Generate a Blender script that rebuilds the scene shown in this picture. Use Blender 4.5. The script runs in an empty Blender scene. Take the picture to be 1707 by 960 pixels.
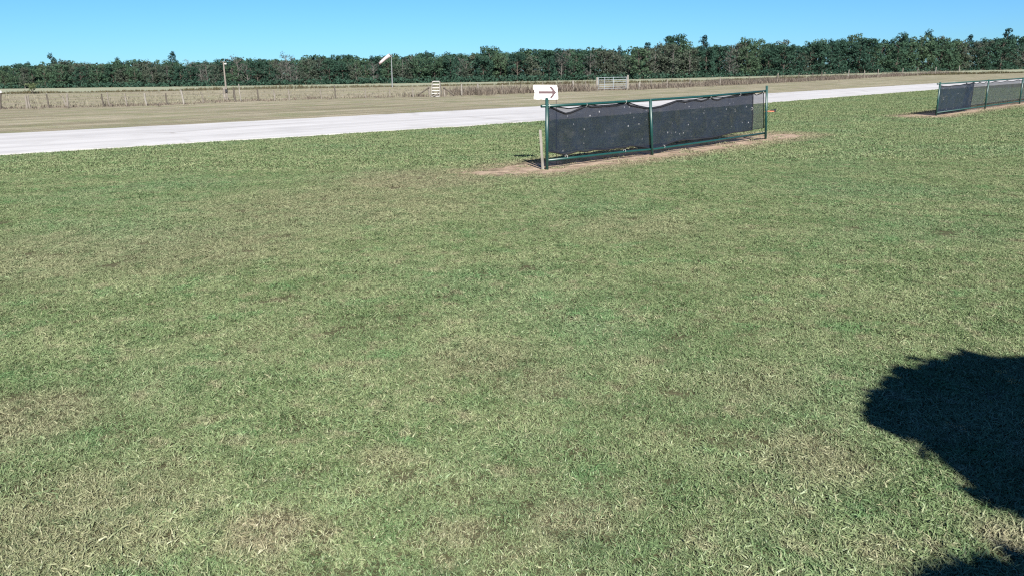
import bpy, bmesh, math, random
import numpy as np
from mathutils import Vector, Matrix

random.seed(7)
RNG = np.random.default_rng(7)
scene = bpy.context.scene
COL = scene.collection

# ------------------------------------------------------------------ camera
PW, PH, FPX = 1707, 960, 1300.0
EYE = 1.70
PITCH = math.atan(356 / 1300.0)
ROLL = math.atan(0.0165)
_fwd = np.array([0, math.cos(PITCH), -math.sin(PITCH)])
_u0 = np.array([0, math.sin(PITCH), math.cos(PITCH)])
_r0 = np.array([1.0, 0, 0])
_right = math.cos(ROLL) * _r0 - math.sin(ROLL) * _u0
_up = math.sin(ROLL) * _r0 + math.cos(ROLL) * _u0
cam = bpy.data.cameras.new('camera')
cam.sensor_width = 36.0
cam.lens = 36.0 * FPX / PW
cam.clip_start = 0.05
cam.clip_end = 8000
cam_ob = bpy.data.objects.new('camera', cam)
COL.objects.link(cam_ob)
cam_ob.matrix_world = Matrix(((_right[0], _up[0], -_fwd[0], 0), (_right[1], _up[1], -_fwd[1], 0),
                              (_right[2], _up[2], -_fwd[2], EYE), (0, 0, 0, 1)))
scene.camera = cam_ob

# ------------------------------------------------------------------ sky, sun, exposure
SUN_EL = math.radians(37.0)
SUN_AZ = math.radians(13.0)                 # behind the viewer, this far to the right
to_sun = Vector((math.sin(SUN_AZ) * math.cos(SUN_EL), -math.cos(SUN_AZ) * math.cos(SUN_EL), math.sin(SUN_EL)))
world = bpy.data.worlds.new('World')
scene.world = world
world.use_nodes = True
wn, wl = world.node_tree.nodes, world.node_tree.links
wn.clear()
sky = wn.new('ShaderNodeTexSky')
sky.sky_type = 'NISHITA'
sky.sun_disc = False
sky.sun_elevation = SUN_EL
sky.sun_rotation = math.pi - SUN_AZ
sky.altitude = 0
sky.air_density = 1.0
sky.dust_density = 0.0
sky.ozone_density = 2.0
tint = wn.new('ShaderNodeMix')
tint.data_type = 'RGBA'
tint.blend_type = 'MULTIPLY'
tint.inputs['Factor'].default_value = 1.0
tint.inputs['B'].default_value = (0.235, 0.50, 0.86, 1)
bg = wn.new('ShaderNodeBackground')
bg.inputs['Strength'].default_value = 0.05
wo = wn.new('ShaderNodeOutputWorld')
wl.new(sky.outputs['Color'], tint.inputs['A'])
wl.new(tint.outputs['Result'], bg.inputs['Color'])
wl.new(bg.outputs['Background'], wo.inputs['Surface'])
sun = bpy.data.lights.new('sun', 'SUN')
sun.energy = 5.0
sun.angle = math.radians(0.53)
sun.color = (1.0, 0.95, 0.87)
sun_ob = bpy.data.objects.new('sun', sun)
COL.objects.link(sun_ob)
sun_ob.rotation_euler = to_sun.to_track_quat('Z', 'Y').to_euler()
scene.view_settings.view_transform = 'Standard'
scene.view_settings.look = 'None'
scene.view_settings.gamma = 1.0
scene.view_settings.use_curve_mapping = False
scene.view_settings.exposure = 1.6
scene.cycles.use_denoising = False
scene.cycles.filter_width = 1.25
scene.cycles.max_bounces = 6
scene.cycles.transparent_max_bounces = 16


# ------------------------------------------------------------------ helpers
def ray(px, py):
    d = _fwd * FPX + _right * (px - PW / 2) - _up * (py - PH / 2)
    return d / np.linalg.norm(d)


def ground(px, py, z=0.0):
    """The ground point that was surveyed at this place of the photograph."""
    d = ray(px, py)
    t = (z - EYE) / d[2]
    return np.array([0, 0, EYE]) + d * t


def at(px, py, Y):
    d = ray(px, py)
    return np.array([0, 0, EYE]) + d * (Y / d[1])


def on_plane(px, py, p0, n):
    d = ray(px, py)
    o = np.array([0, 0, EYE])
    t = np.dot(np.asarray(p0) - o, n) / np.dot(d, n)
    return o + d * t


def tag(o, label=None, category=None, group=None, kind=None):
    if label: o['label'] = label
    if category: o['category'] = category
    if group: o['group'] = group
    if kind: o['kind'] = kind
    return o


def empty(name, loc, label, category, group=None):
    o = bpy.data.objects.new(name, None)
    COL.objects.link(o)
    o.location = loc
    return tag(o, label, category, group)


def mesh_obj(name, verts, faces, mat, parent=None, smooth=False, loc=None):
    me = bpy.data.meshes.new(name)
    me.from_pydata([tuple(map(float, v)) for v in verts], [], faces)
    me.update()
    if smooth:
        me.polygons.foreach_set('use_smooth', [True] * len(me.polygons))
    return link(name, me, mat, parent, loc)


def link(name, me, mat, parent=None, loc=None):
    if mat is not None and not me.materials:
        me.materials.append(mat)
    o = bpy.data.objects.new(name, me)
    COL.objects.link(o)
    if parent is not None:
        o.parent = parent
    if loc is not None:
        o.location = loc
    return o


class MB:
    """Collects simple solids and links them as one mesh."""
    def __init__(self):
        self.v, self.f = [], []

    def add(self, v, f):
        b = len(self.v)
        self.v += [tuple(map(float, p)) for p in v]
        self.f += [tuple(i + b for i in q) for q in f]
        return self

    def tube(self, pts, r, n=8, cap=True):
        pts = [Vector(p) for p in pts]
        rs = r if isinstance(r, (list, tuple)) else [r] * len(pts)
        v, f = [], []
        for i, p in enumerate(pts):
            a = pts[max(i - 1, 0)]
            b = pts[min(i + 1, len(pts) - 1)]
            t = (b - a).normalized()
            ref = Vector((0, 0, 1)) if abs(t.z) < 0.9 else Vector((0, 1, 0))
            s = t.cross(ref).normalized()
            u = s.cross(t)
            for k in range(n):
                q = 2 * math.pi * k / n
                v.append(p + (s * math.cos(q) + u * math.sin(q)) * rs[i])
        for i in range(len(pts) - 1):
            for k in range(n):
                f.append((i * n + k, i * n + (k + 1) % n, (i + 1) * n + (k + 1) % n, (i + 1) * n + k))
        if cap:
            f.append(tuple(range(n))[::-1])
            f.append(tuple((len(pts) - 1) * n + k for k in range(n)))
        return self.add(v, f)

    def beam(self, a, b, w, d, side=None):
        """Square timber from a to b, w wide along side and d deep."""
        a, b = Vector(a), Vector(b)
        t = (b - a).normalized()
        s = Vector(side) if side is not None else Vector((1, 0, 0))
        s = (s - t * s.dot(t)).normalized()
        u = t.cross(s)
        v = []
        for p in (a, b):
            for i, j in ((-1, -1), (1, -1), (1, 1), (-1, 1)):
                v.append(p + s * (i * w / 2) + u * (j * d / 2))
        return self.add(v, [(3, 2, 1, 0), (4, 5, 6, 7), (0, 1, 5, 4), (1, 2, 6, 5), (2, 3, 7, 6), (3, 0, 4, 7)])

    def build(self, name, mat, parent=None, smooth=False, origin=None, bevel=0.0):
        v = self.v
        if origin is not None:
            o = Vector(origin)
            v = [Vector(p) - o for p in v]
        ob = mesh_obj(name, v, self.f, mat, parent, smooth)
        if bevel:
            m = ob.modifiers.new('bevel', 'BEVEL')
            m.width = bevel
            m.segments = 2
        return ob


# ------------------------------------------------------------------ material helpers
class NT:
    def __init__(self, name):
        self.mat = bpy.data.materials.new(name)
        self.mat.use_nodes = True
        self.n, self.l = self.mat.node_tree.nodes, self.mat.node_tree.links
        self.n.clear()
        self.out = self.n.new('ShaderNodeOutputMaterial')
        self._pos = None

    def put(self, sock, v):
        if isinstance(v, bpy.types.NodeSocket):
            self.l.new(v, sock)
        elif isinstance(v, (tuple, list)) and len(v) == 3 and sock.type == 'RGBA':
            sock.default_value = (*v, 1)
        else:
            sock.default_value = v

    def pos(self):
        if self._pos is None:
            self._pos = self.n.new('ShaderNodeNewGeometry').outputs['Position']
        return self._pos

    def obj(self):
        return self.n.new('ShaderNodeTexCoord').outputs['Object']

    def mapped(self, v, scale=(1, 1, 1), rot=(0, 0, 0)):
        m = self.n.new('ShaderNodeMapping')
        self.put(m.inputs['Vector'], v)
        m.inputs['Rotation'].default_value = rot
        m.inputs['Scale'].default_value = scale
        return m.outputs['Vector']

    def noise(self, v, scale, detail=3.0, rough=0.55, dist=0.0):
        t = self.n.new('ShaderNodeTexNoise')
        self.put(t.inputs['Vector'], v)
        t.inputs['Scale'].default_value = scale
        t.inputs['Detail'].default_value = detail
        t.inputs['Roughness'].default_value = rough
        t.inputs['Distortion'].default_value = dist
        return t.outputs['Fac']

    def voronoi(self, v, scale):
        t = self.n.new('ShaderNodeTexVoronoi')
        self.put(t.inputs['Vector'], v)
        t.inputs['Scale'].default_value = scale
        return t

    def math(self, op, a, b=0.0, c=None, clamp=False):
        m = self.n.new('ShaderNodeMath')
        m.operation = op
        m.use_clamp = clamp
        self.put(m.inputs[0], a)
        self.put(m.inputs[1], b)
        if c is not None:
            self.put(m.inputs[2], c)
        return m.outputs[0]

    def vmath(self, op, a, b=None, out=0):
        m = self.n.new('ShaderNodeVectorMath')
        m.operation = op
        self.put(m.inputs[0], a)
        if b is not None:
            self.put(m.inputs[1], b)
        return m.outputs[out]

    def ramp(self, f, lo, hi, a=0.0, b=1.0):
        m = self.n.new('ShaderNodeMapRange')
        m.interpolation_type = 'SMOOTHSTEP'
        self.put(m.inputs[0], f)
        for i, x in enumerate((lo, hi, a, b)):
            m.inputs[i + 1].default_value = x
        return m.outputs[0]

    def mix(self, f, a, b, mode='MIX'):
        m = self.n.new('ShaderNodeMix')
        m.data_type = 'RGBA'
        m.blend_type = mode
        self.put(m.inputs[0], f)
        self.put(m.inputs[6], a)
        self.put(m.inputs[7], b)
        return m.outputs[2]

    def attr(self, name, kind='GEOMETRY'):
        a = self.n.new('ShaderNodeAttribute')
        a.attribute_name = name
        a.attribute_type = kind
        return a.outputs['Fac']

    def rand(self):
        return self.n.new('ShaderNodeObjectInfo').outputs['Random']

    def bump(self, h, strength=0.3, dist=0.02):
        b = self.n.new('ShaderNodeBump')
        b.inputs['Strength'].default_value = strength
        b.inputs['Distance'].default_value = dist
        self.put(b.inputs['Height'], h)
        return b.outputs['Normal']

    def principled(self, col, rough=0.8, metal=0.0, normal=None, spec=0.3):
        p = self.n.new('ShaderNodeBsdfPrincipled')
        self.put(p.inputs['Base Color'], col)
        self.put(p.inputs['Roughness'], rough)
        p.inputs['Metallic'].default_value = metal
        p.inputs['Specular IOR Level'].default_value = spec
        if normal is not None:
            self.put(p.inputs['Normal'], normal)
        return p.outputs[0]

    def shader_mix(self, f, a, b):
        m = self.n.new('ShaderNodeMixShader')
        self.put(m.inputs[0], f)
        self.l.new(a, m.inputs[1])
        self.l.new(b, m.inputs[2])
        return m.outputs[0]

    def leafy(self, col, trans=0.3, gloss=0.0):
        d = self.n.new('ShaderNodeBsdfDiffuse')
        self.put(d.inputs['Color'], col)
        t = self.n.new('ShaderNodeBsdfTranslucent')
        self.put(t.inputs['Color'], col)
        s = self.shader_mix(trans, d.outputs[0], t.outputs[0])
        if gloss:
            g = self.n.new('ShaderNodeBsdfGlossy')
            g.inputs['Roughness'].default_value = 0.45
            s = self.shader_mix(gloss, s, g.outputs[0])
        return s

    def done(self, shader):
        self.l.new(shader, self.out.inputs['Surface'])
        return self.mat


def painted(name, col, rough=0.5, metal=0.0, var=0.25, scale=14, spec=0.4):
    m = NT(name)
    n = m.noise(m.obj(), scale, 4)
    dark = tuple(c * (1 - var) for c in col)
    lite = tuple(min(1, c * (1 + var * 0.6)) for c in col)
    return m.done(m.principled(m.mix(n, dark, lite), rough, metal, m.bump(n, 0.15, 0.004), spec))


def timber(name, a, b):
    m = NT(name)
    v = m.mapped(m.obj(), (22, 22, 2.2))
    n = m.noise(v, 1.6, 5, 0.65, 0.4)
    return m.done(m.principled(m.mix(m.ramp(n, 0.3, 0.7), a, b), 0.9, 0, m.bump(n, 0.5, 0.006), 0.1))


# ------------------------------------------------------------------ survey lines (metres, from the photograph)
near_edge = [ground(*p, .035)[:2] for p in ((0, 257.6), (200, 245), (400, 232.6), (600, 220.8), (800, 208.6), (900, 202), (1100, 186.5), (1279, 171), (1370, 164), (1500, 154), (1560, 149.6))]
far_edge = [ground(*p, .035)[:2] for p in ((0, 223.2), (200, 213.2), (400, 203.3), (600, 193), (800, 183), (900, 177.3), (1100, 167), (1279, 156.3), (1370, 151), (1500, 143), (1563, 139.3))]
fence_px = [(0, 183), (115, 180), (244, 177), (310, 174.5), (378, 170.5), (480, 168), (560, 165), (640, 163.5), (728, 162), (797, 158.5), (900, 155), (995, 152), (1046, 150.5), (1150, 145.5), (1300, 138), (1400, 132.8), (1500, 127.5), (1600, 123.5)]
fence_line = [ground(*p)[:2] for p in fence_px]
strip_px = [(0, 158), (100, 156), (240, 153.5), (372, 151), (480, 149), (600, 146.8), (730, 144.6), (860, 142), (1000, 140), (1150, 137), (1300, 132.5)]
strip_line = [ground(*p)[:2] for p in strip_px]


def extend(line, a, b):
    line = [np.asarray(p, float) for p in line]
    d0 = line[0] - line[2]; d0 /= np.linalg.norm(d0)
    d1 = line[-1] - line[-3]; d1 /= np.linalg.norm(d1)
    return [line[0] + d0 * a] + line + [line[-1] + d1 * b]


def smooth(line, k=2):
    for _ in range(k):
        out = [line[0]]
        for i in range(1, len(line) - 1):
            out.append((line[i - 1] + 2 * line[i] + line[i + 1]) / 4)
        line = out + [line[-1]]
    return line


def resample(line, n):
    line = np.asarray(line)
    s = np.concatenate([[0], np.cumsum(np.linalg.norm(np.diff(line, axis=0), axis=1))])
    t = np.linspace(0, s[-1], n)
    return np.stack([np.interp(t, s, line[:, 0]), np.interp(t, s, line[:, 1])], 1)


near_edge = smooth(extend(near_edge, 60, 150))
far_edge = smooth(extend(far_edge, 60, 150))
fence_ext = extend(fence_line, 80, 260)
strip_ext = extend(strip_line, 160, 330)

# barrier frames (ends on the ground)
BA, BB, BC = ground(911, 283), ground(1088, 259), ground(1278, 232)
FA, FB, FC = ground(1559, 193.5), ground(1636, 182), ground(1698, 174)
BD = (BC - BA) / np.linalg.norm(BC - BA)
FD = (FC - FA) / np.linalg.norm(FC - FA)

# ------------------------------------------------------------------ lawn colour, shared by the turf and the soil under it
WEAR = [  # worn or dry places: centre pixel, radius in metres, strength
    (130, 860, 0.5, 0.5), (440, 885, 0.2, 0.8), (960, 870, 0.22, 0.55), (760, 890, 0.12, 0.5), (1330, 740, 0.25, 0.4), (640, 760, 0.15, 0.4), (900, 640, 0.3, 0.4), (20, 700, 0.5, 0.5), (1340, 760, 0.35, 0.45), (560, 340, 2.4, 0.45),
    (860, 287, 1.0, 0.95), (700, 300, 1.8, 0.7), (1060, 380, 1.0, 0.35), (800, 600, 0.45, 0.45), (330, 410, 1.6, 0.45), (1690, 900, 0.18, 0.8), (40, 430, 1.8, 0.4), (1250, 640, 0.4, 0.3)]


def seg_dist(m, p, a, b):
    a, b = np.asarray(a, float), np.asarray(b, float)
    ab = b - a
    q = m.vmath('SUBTRACT', p, tuple(a))
    t = m.math('MULTIPLY', m.vmath('DOT_PRODUCT', q, tuple(ab), 1), 1.0 / float(ab @ ab), clamp=True)
    s = m.n.new('ShaderNodeVectorMath')
    s.operation = 'SCALE'
    s.inputs[0].default_value = tuple(ab)
    m.put(s.inputs['Scale'], t)
    return m.vmath('LENGTH', m.vmath('SUBTRACT', q, s.outputs[0]), out=1)


def wear_nodes(m, flat):
    """bare soil under the barriers (0..1) and dry straw patches (0..1)"""
    wob = m.noise(flat, 2.2, 3)
    wob2 = m.noise(flat, 9.0, 3)
    w = m.math('ADD', m.math('MULTIPLY', m.math('SUBTRACT', wob, 0.5), 0.9), m.math('MULTIPLY', m.math('SUBTRACT', wob2, 0.5), 0.5))
    bare = halo = None
    for a, b, r in ((BA - BD * 0.2, BC + BD * 1.3, 0.84), (FA - FD * 0.8, FC + FD * 12, 0.78), (BA + np.array([.16, -.18, 0]), ground(815, 290), 0.44)):
        side = np.array([-0.16, 0.18, 0])
        d = m.math('ADD', seg_dist(m, flat, a + side, b + side), w)
        k = m.ramp(d, r - 0.40, r + 0.25, 1.0, 0.0)
        bare = k if bare is None else m.math('MAXIMUM', bare, k)
        k = m.ramp(d, r + 0.05, r + 0.75, 0.85, 0.0)
        halo = k if bare is k or halo is None else m.math('MAXIMUM', halo, k)
    dry = halo
    for px, py, r, s in WEAR:
        c = ground(px, py)
        d = m.vmath('DISTANCE', flat, tuple(c), out=1)
        d = m.math('ADD', m.math('DIVIDE', d, r), m.math('MULTIPLY', w, 0.9))
        k = m.ramp(d, 0.35, 1.25, s, 0.0)
        dry = k if dry is None else m.math('MAXIMUM', dry, k)
    return bare, dry


def lawn_colour(m):
    flat = m.vmath('MULTIPLY', m.pos(), (1, 1, 0))
    bare, dry = wear_nodes(m, flat)
    big = m.noise(flat, 0.28, 3)
    mid = m.noise(flat, 1.3, 4, 0.6, 0.3)
    fine = m.noise(flat, 5.0, 3)
    lush = m.noise(m.vmath('ADD', flat, (31.0, 17.0, 0)), 2.6, 3)
    g = m.mix(m.ramp(mid, 0.35, 0.68), (0.098, 0.143, 0.060), (0.168, 0.200, 0.100))
    g = m.mix(m.math('MULTIPLY', m.ramp(big, 0.45, 0.72), 0.55), g, (0.070, 0.146, 0.070))
    g = m.mix(m.math('MULTIPLY', m.ramp(lush, 0.54, 0.70), 0.6), g, (0.072, 0.165, 0.062))
    s = m.math('MAXIMUM', m.math('MULTIPLY', m.ramp(fine, 0.52, 0.72), 0.55), dry)
    g = m.mix(s, g, m.mix(lush, (0.205, 0.165, 0.112), (0.225, 0.205, 0.135)))
    clump = m.noise(m.vmath('ADD', flat, (7.0, 53.0, 0)), 4.2, 5, 0.68)
    g = m.mix(m.math('MULTIPLY', m.ramp(clump, 0.50, 0.66), 0.62), g, (0.050, 0.088, 0.036))
    g = m.mix(m.math('MULTIPLY', m.ramp(clump, 0.32, 0.44, 1, 0), 0.5), g, (0.230, 0.225, 0.140))
    return g, bare, flat


# lawn soil sheet
m = NT('lawn_soil')
g, bare, flat = lawn_colour(m)
grain = m.noise(flat, 45, 4, 0.7)
streak = m.noise(m.mapped(flat, (1.0, 2.2, 1)), 2.6, 5, 0.7)
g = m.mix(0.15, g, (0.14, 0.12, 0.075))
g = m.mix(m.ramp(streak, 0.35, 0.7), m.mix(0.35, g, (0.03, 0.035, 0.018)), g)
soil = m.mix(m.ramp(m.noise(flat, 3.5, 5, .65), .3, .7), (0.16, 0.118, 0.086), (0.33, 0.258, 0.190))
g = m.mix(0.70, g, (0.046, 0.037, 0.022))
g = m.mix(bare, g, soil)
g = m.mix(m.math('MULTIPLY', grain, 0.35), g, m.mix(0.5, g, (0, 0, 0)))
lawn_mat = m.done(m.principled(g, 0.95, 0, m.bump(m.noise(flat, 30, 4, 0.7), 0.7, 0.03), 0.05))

S = 3000.0
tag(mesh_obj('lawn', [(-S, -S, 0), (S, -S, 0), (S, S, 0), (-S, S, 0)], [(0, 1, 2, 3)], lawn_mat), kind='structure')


def band(name, a, b, z, mat, n=60, jit=0.0):
    A, B = resample(a, n), resample(b, n)
    if jit:
        B = B + RNG.normal(0, jit, B.shape)
    v = [(x, y, z) for x, y in A] + [(x, y, z) for x, y in B]
    f = [(i, i + 1, n + i + 1, n + i) for i in range(n - 1)]
    o = mesh_obj(name, v, f, mat)
    return tag(o, kind='structure')


# runway heading for mowing stripes and slab joints
rw = np.asarray(far_edge[8]) - np.asarray(far_edge[3])
RW_ANG = math.atan2(rw[1], rw[0])

# dry mown verge beyond the runway
m = NT('dry_verge_grass')
flat = m.vmath('MULTIPLY', m.pos(), (1, 1, 0))
along = m.mapped(m.mapped(flat, (1, 1, 1), (0, 0, -RW_ANG)), (0.06, 1, 1))
stripes = m.noise(along, 1.1, 4, 0.6)
n1 = m.noise(flat, 0.35, 4, 0.6)
n2 = m.noise(flat, 6.0, 5, 0.7)
n3 = m.noise(m.mapped(m.mapped(flat, (1, 1, 1), (0, 0, -RW_ANG)), (0.3, 1.6, 1)), 1.2, 6, 0.75)
c = m.mix(m.ramp(stripes, 0.35, 0.65), (0.128, 0.114, 0.078), (0.250, 0.226, 0.168))
c = m.mix(m.math('MULTIPLY', m.ramp(n1, 0.42, 0.68), 0.7), c, (0.122, 0.134, 0.070))
c = m.mix(m.math('MULTIPLY', m.ramp(n3, 0.45, 0.70), 0.65), c, (0.080, 0.080, 0.050))
c = m.mix(m.math('MULTIPLY', n2, 0.4), c, m.mix(0.5, c, (0.06, 0.05, 0.03)))
verge_mat = m.done(m.principled(c, 0.95, 0, m.bump(n2, 0.8, 0.06), 0.05))
band('verge', near_edge, fence_ext, 0.004, verge_mat, 80)

# rough pasture between fence and ditch
m = NT('rough_pasture')
flat = m.vmath('MULTIPLY', m.pos(), (1, 1, 0))
along = m.mapped(m.mapped(flat, (1, 1, 1), (0, 0, -RW_ANG)), (0.15, 1, 1))
n1 = m.noise(along, 0.5, 5, 0.65)
n2 = m.noise(flat, 2.2, 5, 0.7)
n3 = m.noise(flat, 0.09, 3)
c = m.mix(m.ramp(n1, 0.35, 0.65), (0.125, 0.112, 0.076), (0.225, 0.205, 0.150))
c = m.mix(m.math('MULTIPLY', m.ramp(n3, 0.45, 0.65), 0.6), c, (0.145, 0.150, 0.085))
c = m.mix(m.math('MULTIPLY', m.ramp(n2, 0.45, 0.75), 0.5), c, (0.085, 0.074, 0.054))
pasture_mat = m.done(m.principled(c, 0.95, 0, m.bump(n2, 0.8, 0.1), 0.05))
band('pasture', fence_ext, strip_ext, 0.008, pasture_mat, 80)

# pale field from the ditch to the forest
m = NT('pale_field_grass')
flat = m.vmath('MULTIPLY', m.pos(), (1, 1, 0))
n1 = m.noise(flat, 0.06, 4)
n2 = m.noise(flat, 0.8, 4, 0.7)
c = m.mix(n1, (0.165, 0.180, 0.125), (0.20, 0.205, 0.150))
c = m.mix(m.math('MULTIPLY', n2, 0.4), c, (0.14, 0.14, 0.085))
field_mat = m.done(m.principled(c, 0.95, 0, None, 0.05))
far_line = [np.asarray(p) + np.array([-420.0, 700.0]) for p in resample(strip_ext, 12)]
band('pale_field', strip_ext, far_line, 0.012, field_mat, 40)

# ------------------------------------------------------------------ concrete runway slab
m = NT('runway_concrete')
flat = m.vmath('MULTIPLY', m.pos(), (1, 1, 0))
al = m.mapped(flat, (1, 1, 1), (0, 0, -RW_ANG))
n1 = m.noise(m.mapped(al, (0.05, 0.8, 1)), 1.2, 4, 0.6)
n2 = m.noise(flat, 0.5, 5, 0.65)
n3 = m.noise(flat, 12, 4, 0.7)
c = m.mix(m.ramp(n1, 0.3, 0.7), (0.270, 0.267, 0.266), (0.345, 0.342, 0.340))
c = m.mix(m.math('MULTIPLY', m.ramp(n2, 0.46, 0.75), 0.6), c, (0.225, 0.222, 0.220))
c = m.mix(m.math('MULTIPLY', n3, 0.18), c, (0.22, 0.215, 0.21))
crack = m.voronoi(m.vmath('ADD', m.mapped(al, (0.10, 0.17, 1)), m.vmath('SCALE', (0, 0, 0))), 1.0)
crack.feature = 'DISTANCE_TO_EDGE'
ck = m.ramp(crack.outputs['Distance'], 0.0, 0.014, 1.0, 0.0)
ck = m.math('MULTIPLY', ck, m.ramp(m.noise(flat, 0.22, 2), 0.44, 0.58))
c = m.mix(m.math('MULTIPLY', ck, 0.65), c, (0.16, 0.15, 0.14))
runway_mat = m.done(m.principled(c, 0.85, 0, m.bump(n3, 0.2, 0.01), 0.2))
N = 420
A, B = resample(near_edge, N), resample(far_edge, N)
A = A + RNG.normal(0, 0.06, A.shape)
B = B + RNG.normal(0, 0.07, B.shape)
v, f = [], []
for i in range(N):
    for p, z in ((A[i], 0.0), (A[i], 0.035), (B[i], 0.035), (B[i], 0.0)):
        v.append((p[0], p[1], z))
for i in range(N - 1):
    for k in range(3):
        f.append((i * 4 + k, i * 4 + k + 1, (i + 1) * 4 + k + 1, (i + 1) * 4 + k)[::-1])
tag(mesh_obj('runway', v, f, runway_mat), kind='structure')

# ------------------------------------------------------------------ forest
def leaf_cloud(rng, clumps, per, size, flatten=0.75):
    """Leaf-clump faces: (centre, radius) blobs filled with small quads."""
    v, f = [], []
    for (c, r) in clumps:
        n = int(per * (0.7 + 0.6 * rng.random()))
        d = rng.normal(size=(n, 3))
        d /= np.linalg.norm(d, axis=1)[:, None]
        rad = r * (0.55 + 0.5 * rng.random(n) ** 0.7)
        p = np.asarray(c) + d * rad[:, None] * np.array([1, 1, flatten])
        for q, nn in zip(p, d):
            nrm = nn + rng.normal(0, 0.55, 3) + np.array([0, 0, 0.35])
            nrm /= np.linalg.norm(nrm)
            a = np.cross(nrm, rng.normal(size=3)); a /= np.linalg.norm(a)
            b = np.cross(nrm, a)
            s = size * (0.6 + 0.8 * rng.random())
            k = len(v)
            w = s * (0.5 + 0.4 * rng.random())
            v += [q - a * s * .5, q + b * w * .5, q + a * s * .5, q - b * w * .5]
            f.append((k, k + 1, k + 2, k + 3))
    return v, f


def foliage_mat(name, a, b, c2=None, trans=0.32):
    a, b, c2 = (tuple(k * t for k, t in zip(c, (1.10, 1.14, 1.20))) for c in (a, b, c2 or b))
    m = NT(name)
    r = m.rand()
    n = m.noise(m.pos(), 0.55, 3)
    col = m.mix(r, a, b)
    col = m.mix(m.math('MULTIPLY', m.ramp(n, 0.4, 0.7), 0.45), col, c2 or b)
    isl = m.n.new('ShaderNodeNewGeometry').outputs['Random Per Island']
    col = m.mix(m.math('MULTIPLY', isl, 0.5), col, m.mix(0.5, col, (0.01, 0.02, 0.012)))
    return m.done(m.leafy(col, trans))


bark_grey = timber('grey_bark', (0.045, 0.044, 0.040), (0.105, 0.10, 0.092))
bark_dark = timber('dark_bark', (0.035, 0.03, 0.026), (0.085, 0.072, 0.060))
fol = {
    'evergreen': foliage_mat('evergreen_foliage', (0.021, 0.045, 0.034), (0.034, 0.064, 0.042), (0.030, 0.060, 0.040)),
    'green': foliage_mat('mid_green_foliage', (0.036, 0.068, 0.042), (0.060, 0.088, 0.050), (0.050, 0.082, 0.045)),
    'olive': foliage_mat('olive_foliage', (0.046, 0.060, 0.044), (0.068, 0.076, 0.054), (0.056, 0.070, 0.046)),
    'grey': foliage_mat('grey_twig_foliage', (0.060, 0.066, 0.057), (0.088, 0.084, 0.072), (0.060, 0.068, 0.054)),
    'pine': foliage_mat('pine_foliage', (0.016, 0.038, 0.036), (0.025, 0.050, 0.042), (0.022, 0.046, 0.038)),
}


def tree_proto(kind, seed):
    """Unit-height-10 tree: trunk mesh with limbs, crown mesh of leaf clumps."""
    rng = np.random.default_rng(seed)
    mb = MB()
    H = 10.0
    lean = rng.normal(0, 0.25, 2)
    clumps = []
    if kind == 'pine':
        tr = [(0, 0, 0), (lean[0] * .4, lean[1] * .4, H * .5), (lean[0], lean[1], H * .93)]
        mb.tube(tr, [0.17, 0.13, 0.04], 6)
        for i in range(16):
            z = H * (0.60 + 0.38 * (i / 15.0))
            r = (1.0 - i / 15.0) * 1.25 + 0.35
            q = rng.uniform(0, 6.28)
            e = np.array([lean[0] + math.cos(q) * r, lean[1] + math.sin(q) * r, z])
            mb.tube([(lean[0], lean[1], z - 0.3), e], [0.05, 0.02], 4)
            clumps.append((e, 0.55 + 0.3 * rng.random()))
        per, size = 30, 0.42
    else:
        base = {'evergreen': 0.06, 'green': 0.06, 'olive': 0.10, 'grey': 0.08}[kind]
        tr = [(0, 0, 0), (lean[0] * .5, lean[1] * .5, H * .35), (lean[0], lean[1], H * .72), (lean[0] * 1.1, lean[1] * 1.1, H * .93)]
        mb.tube(tr, [0.22, 0.17, 0.10, 0.03], 6)
        n = {'evergreen': 60, 'green': 58, 'olive': 52, 'grey': 44}[kind]
        wid = {'evergreen': 3.7, 'green': 3.5, 'olive': 3.3, 'grey': 3.0}[kind]
        for i in range(n):
            t = rng.random()
            z = H * (base + (0.97 - base) * t)
            env = wid * (math.sin(math.pi * min(1, 0.22 + 0.66 * t)) ** 0.5) * (0.75 + 0.5 * rng.random())
            q = rng.uniform(0, 6.28)
            rr = env * (0.45 + 0.5 * rng.random())
            e = np.array([lean[0] * t + math.cos(q) * rr, lean[1] * t + math.sin(q) * rr, z])
            zs = max(0.8, z - 0.5 - rr * 0.6)
            if i % 2 == 0 or kind == 'grey':
                mb.tube([(lean[0] * t * .8, lean[1] * t * .8, min(zs, H * .85)), e], [0.07, 0.025], 4)
            clumps.append((e, 0.65 + 0.55 * rng.random()))
        per = {'evergreen': 42, 'green': 38, 'olive': 30, 'grey': 16}[kind]
        size = {'evergreen': 0.46, 'green': 0.46, 'olive': 0.44, 'grey': 0.36}[kind]
    v, f = leaf_cloud(rng, clumps, per, size)
    tm = bpy.data.meshes.new('trunk'); tm.from_pydata(mb.v, [], mb.f); tm.materials.append(bark_grey if kind in ('grey', 'olive') else bark_dark)
    cm = bpy.data.meshes.new('crown'); cm.from_pydata([tuple(p) for p in v], [], f); cm.materials.append(fol[kind])
    return tm, cm


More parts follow.
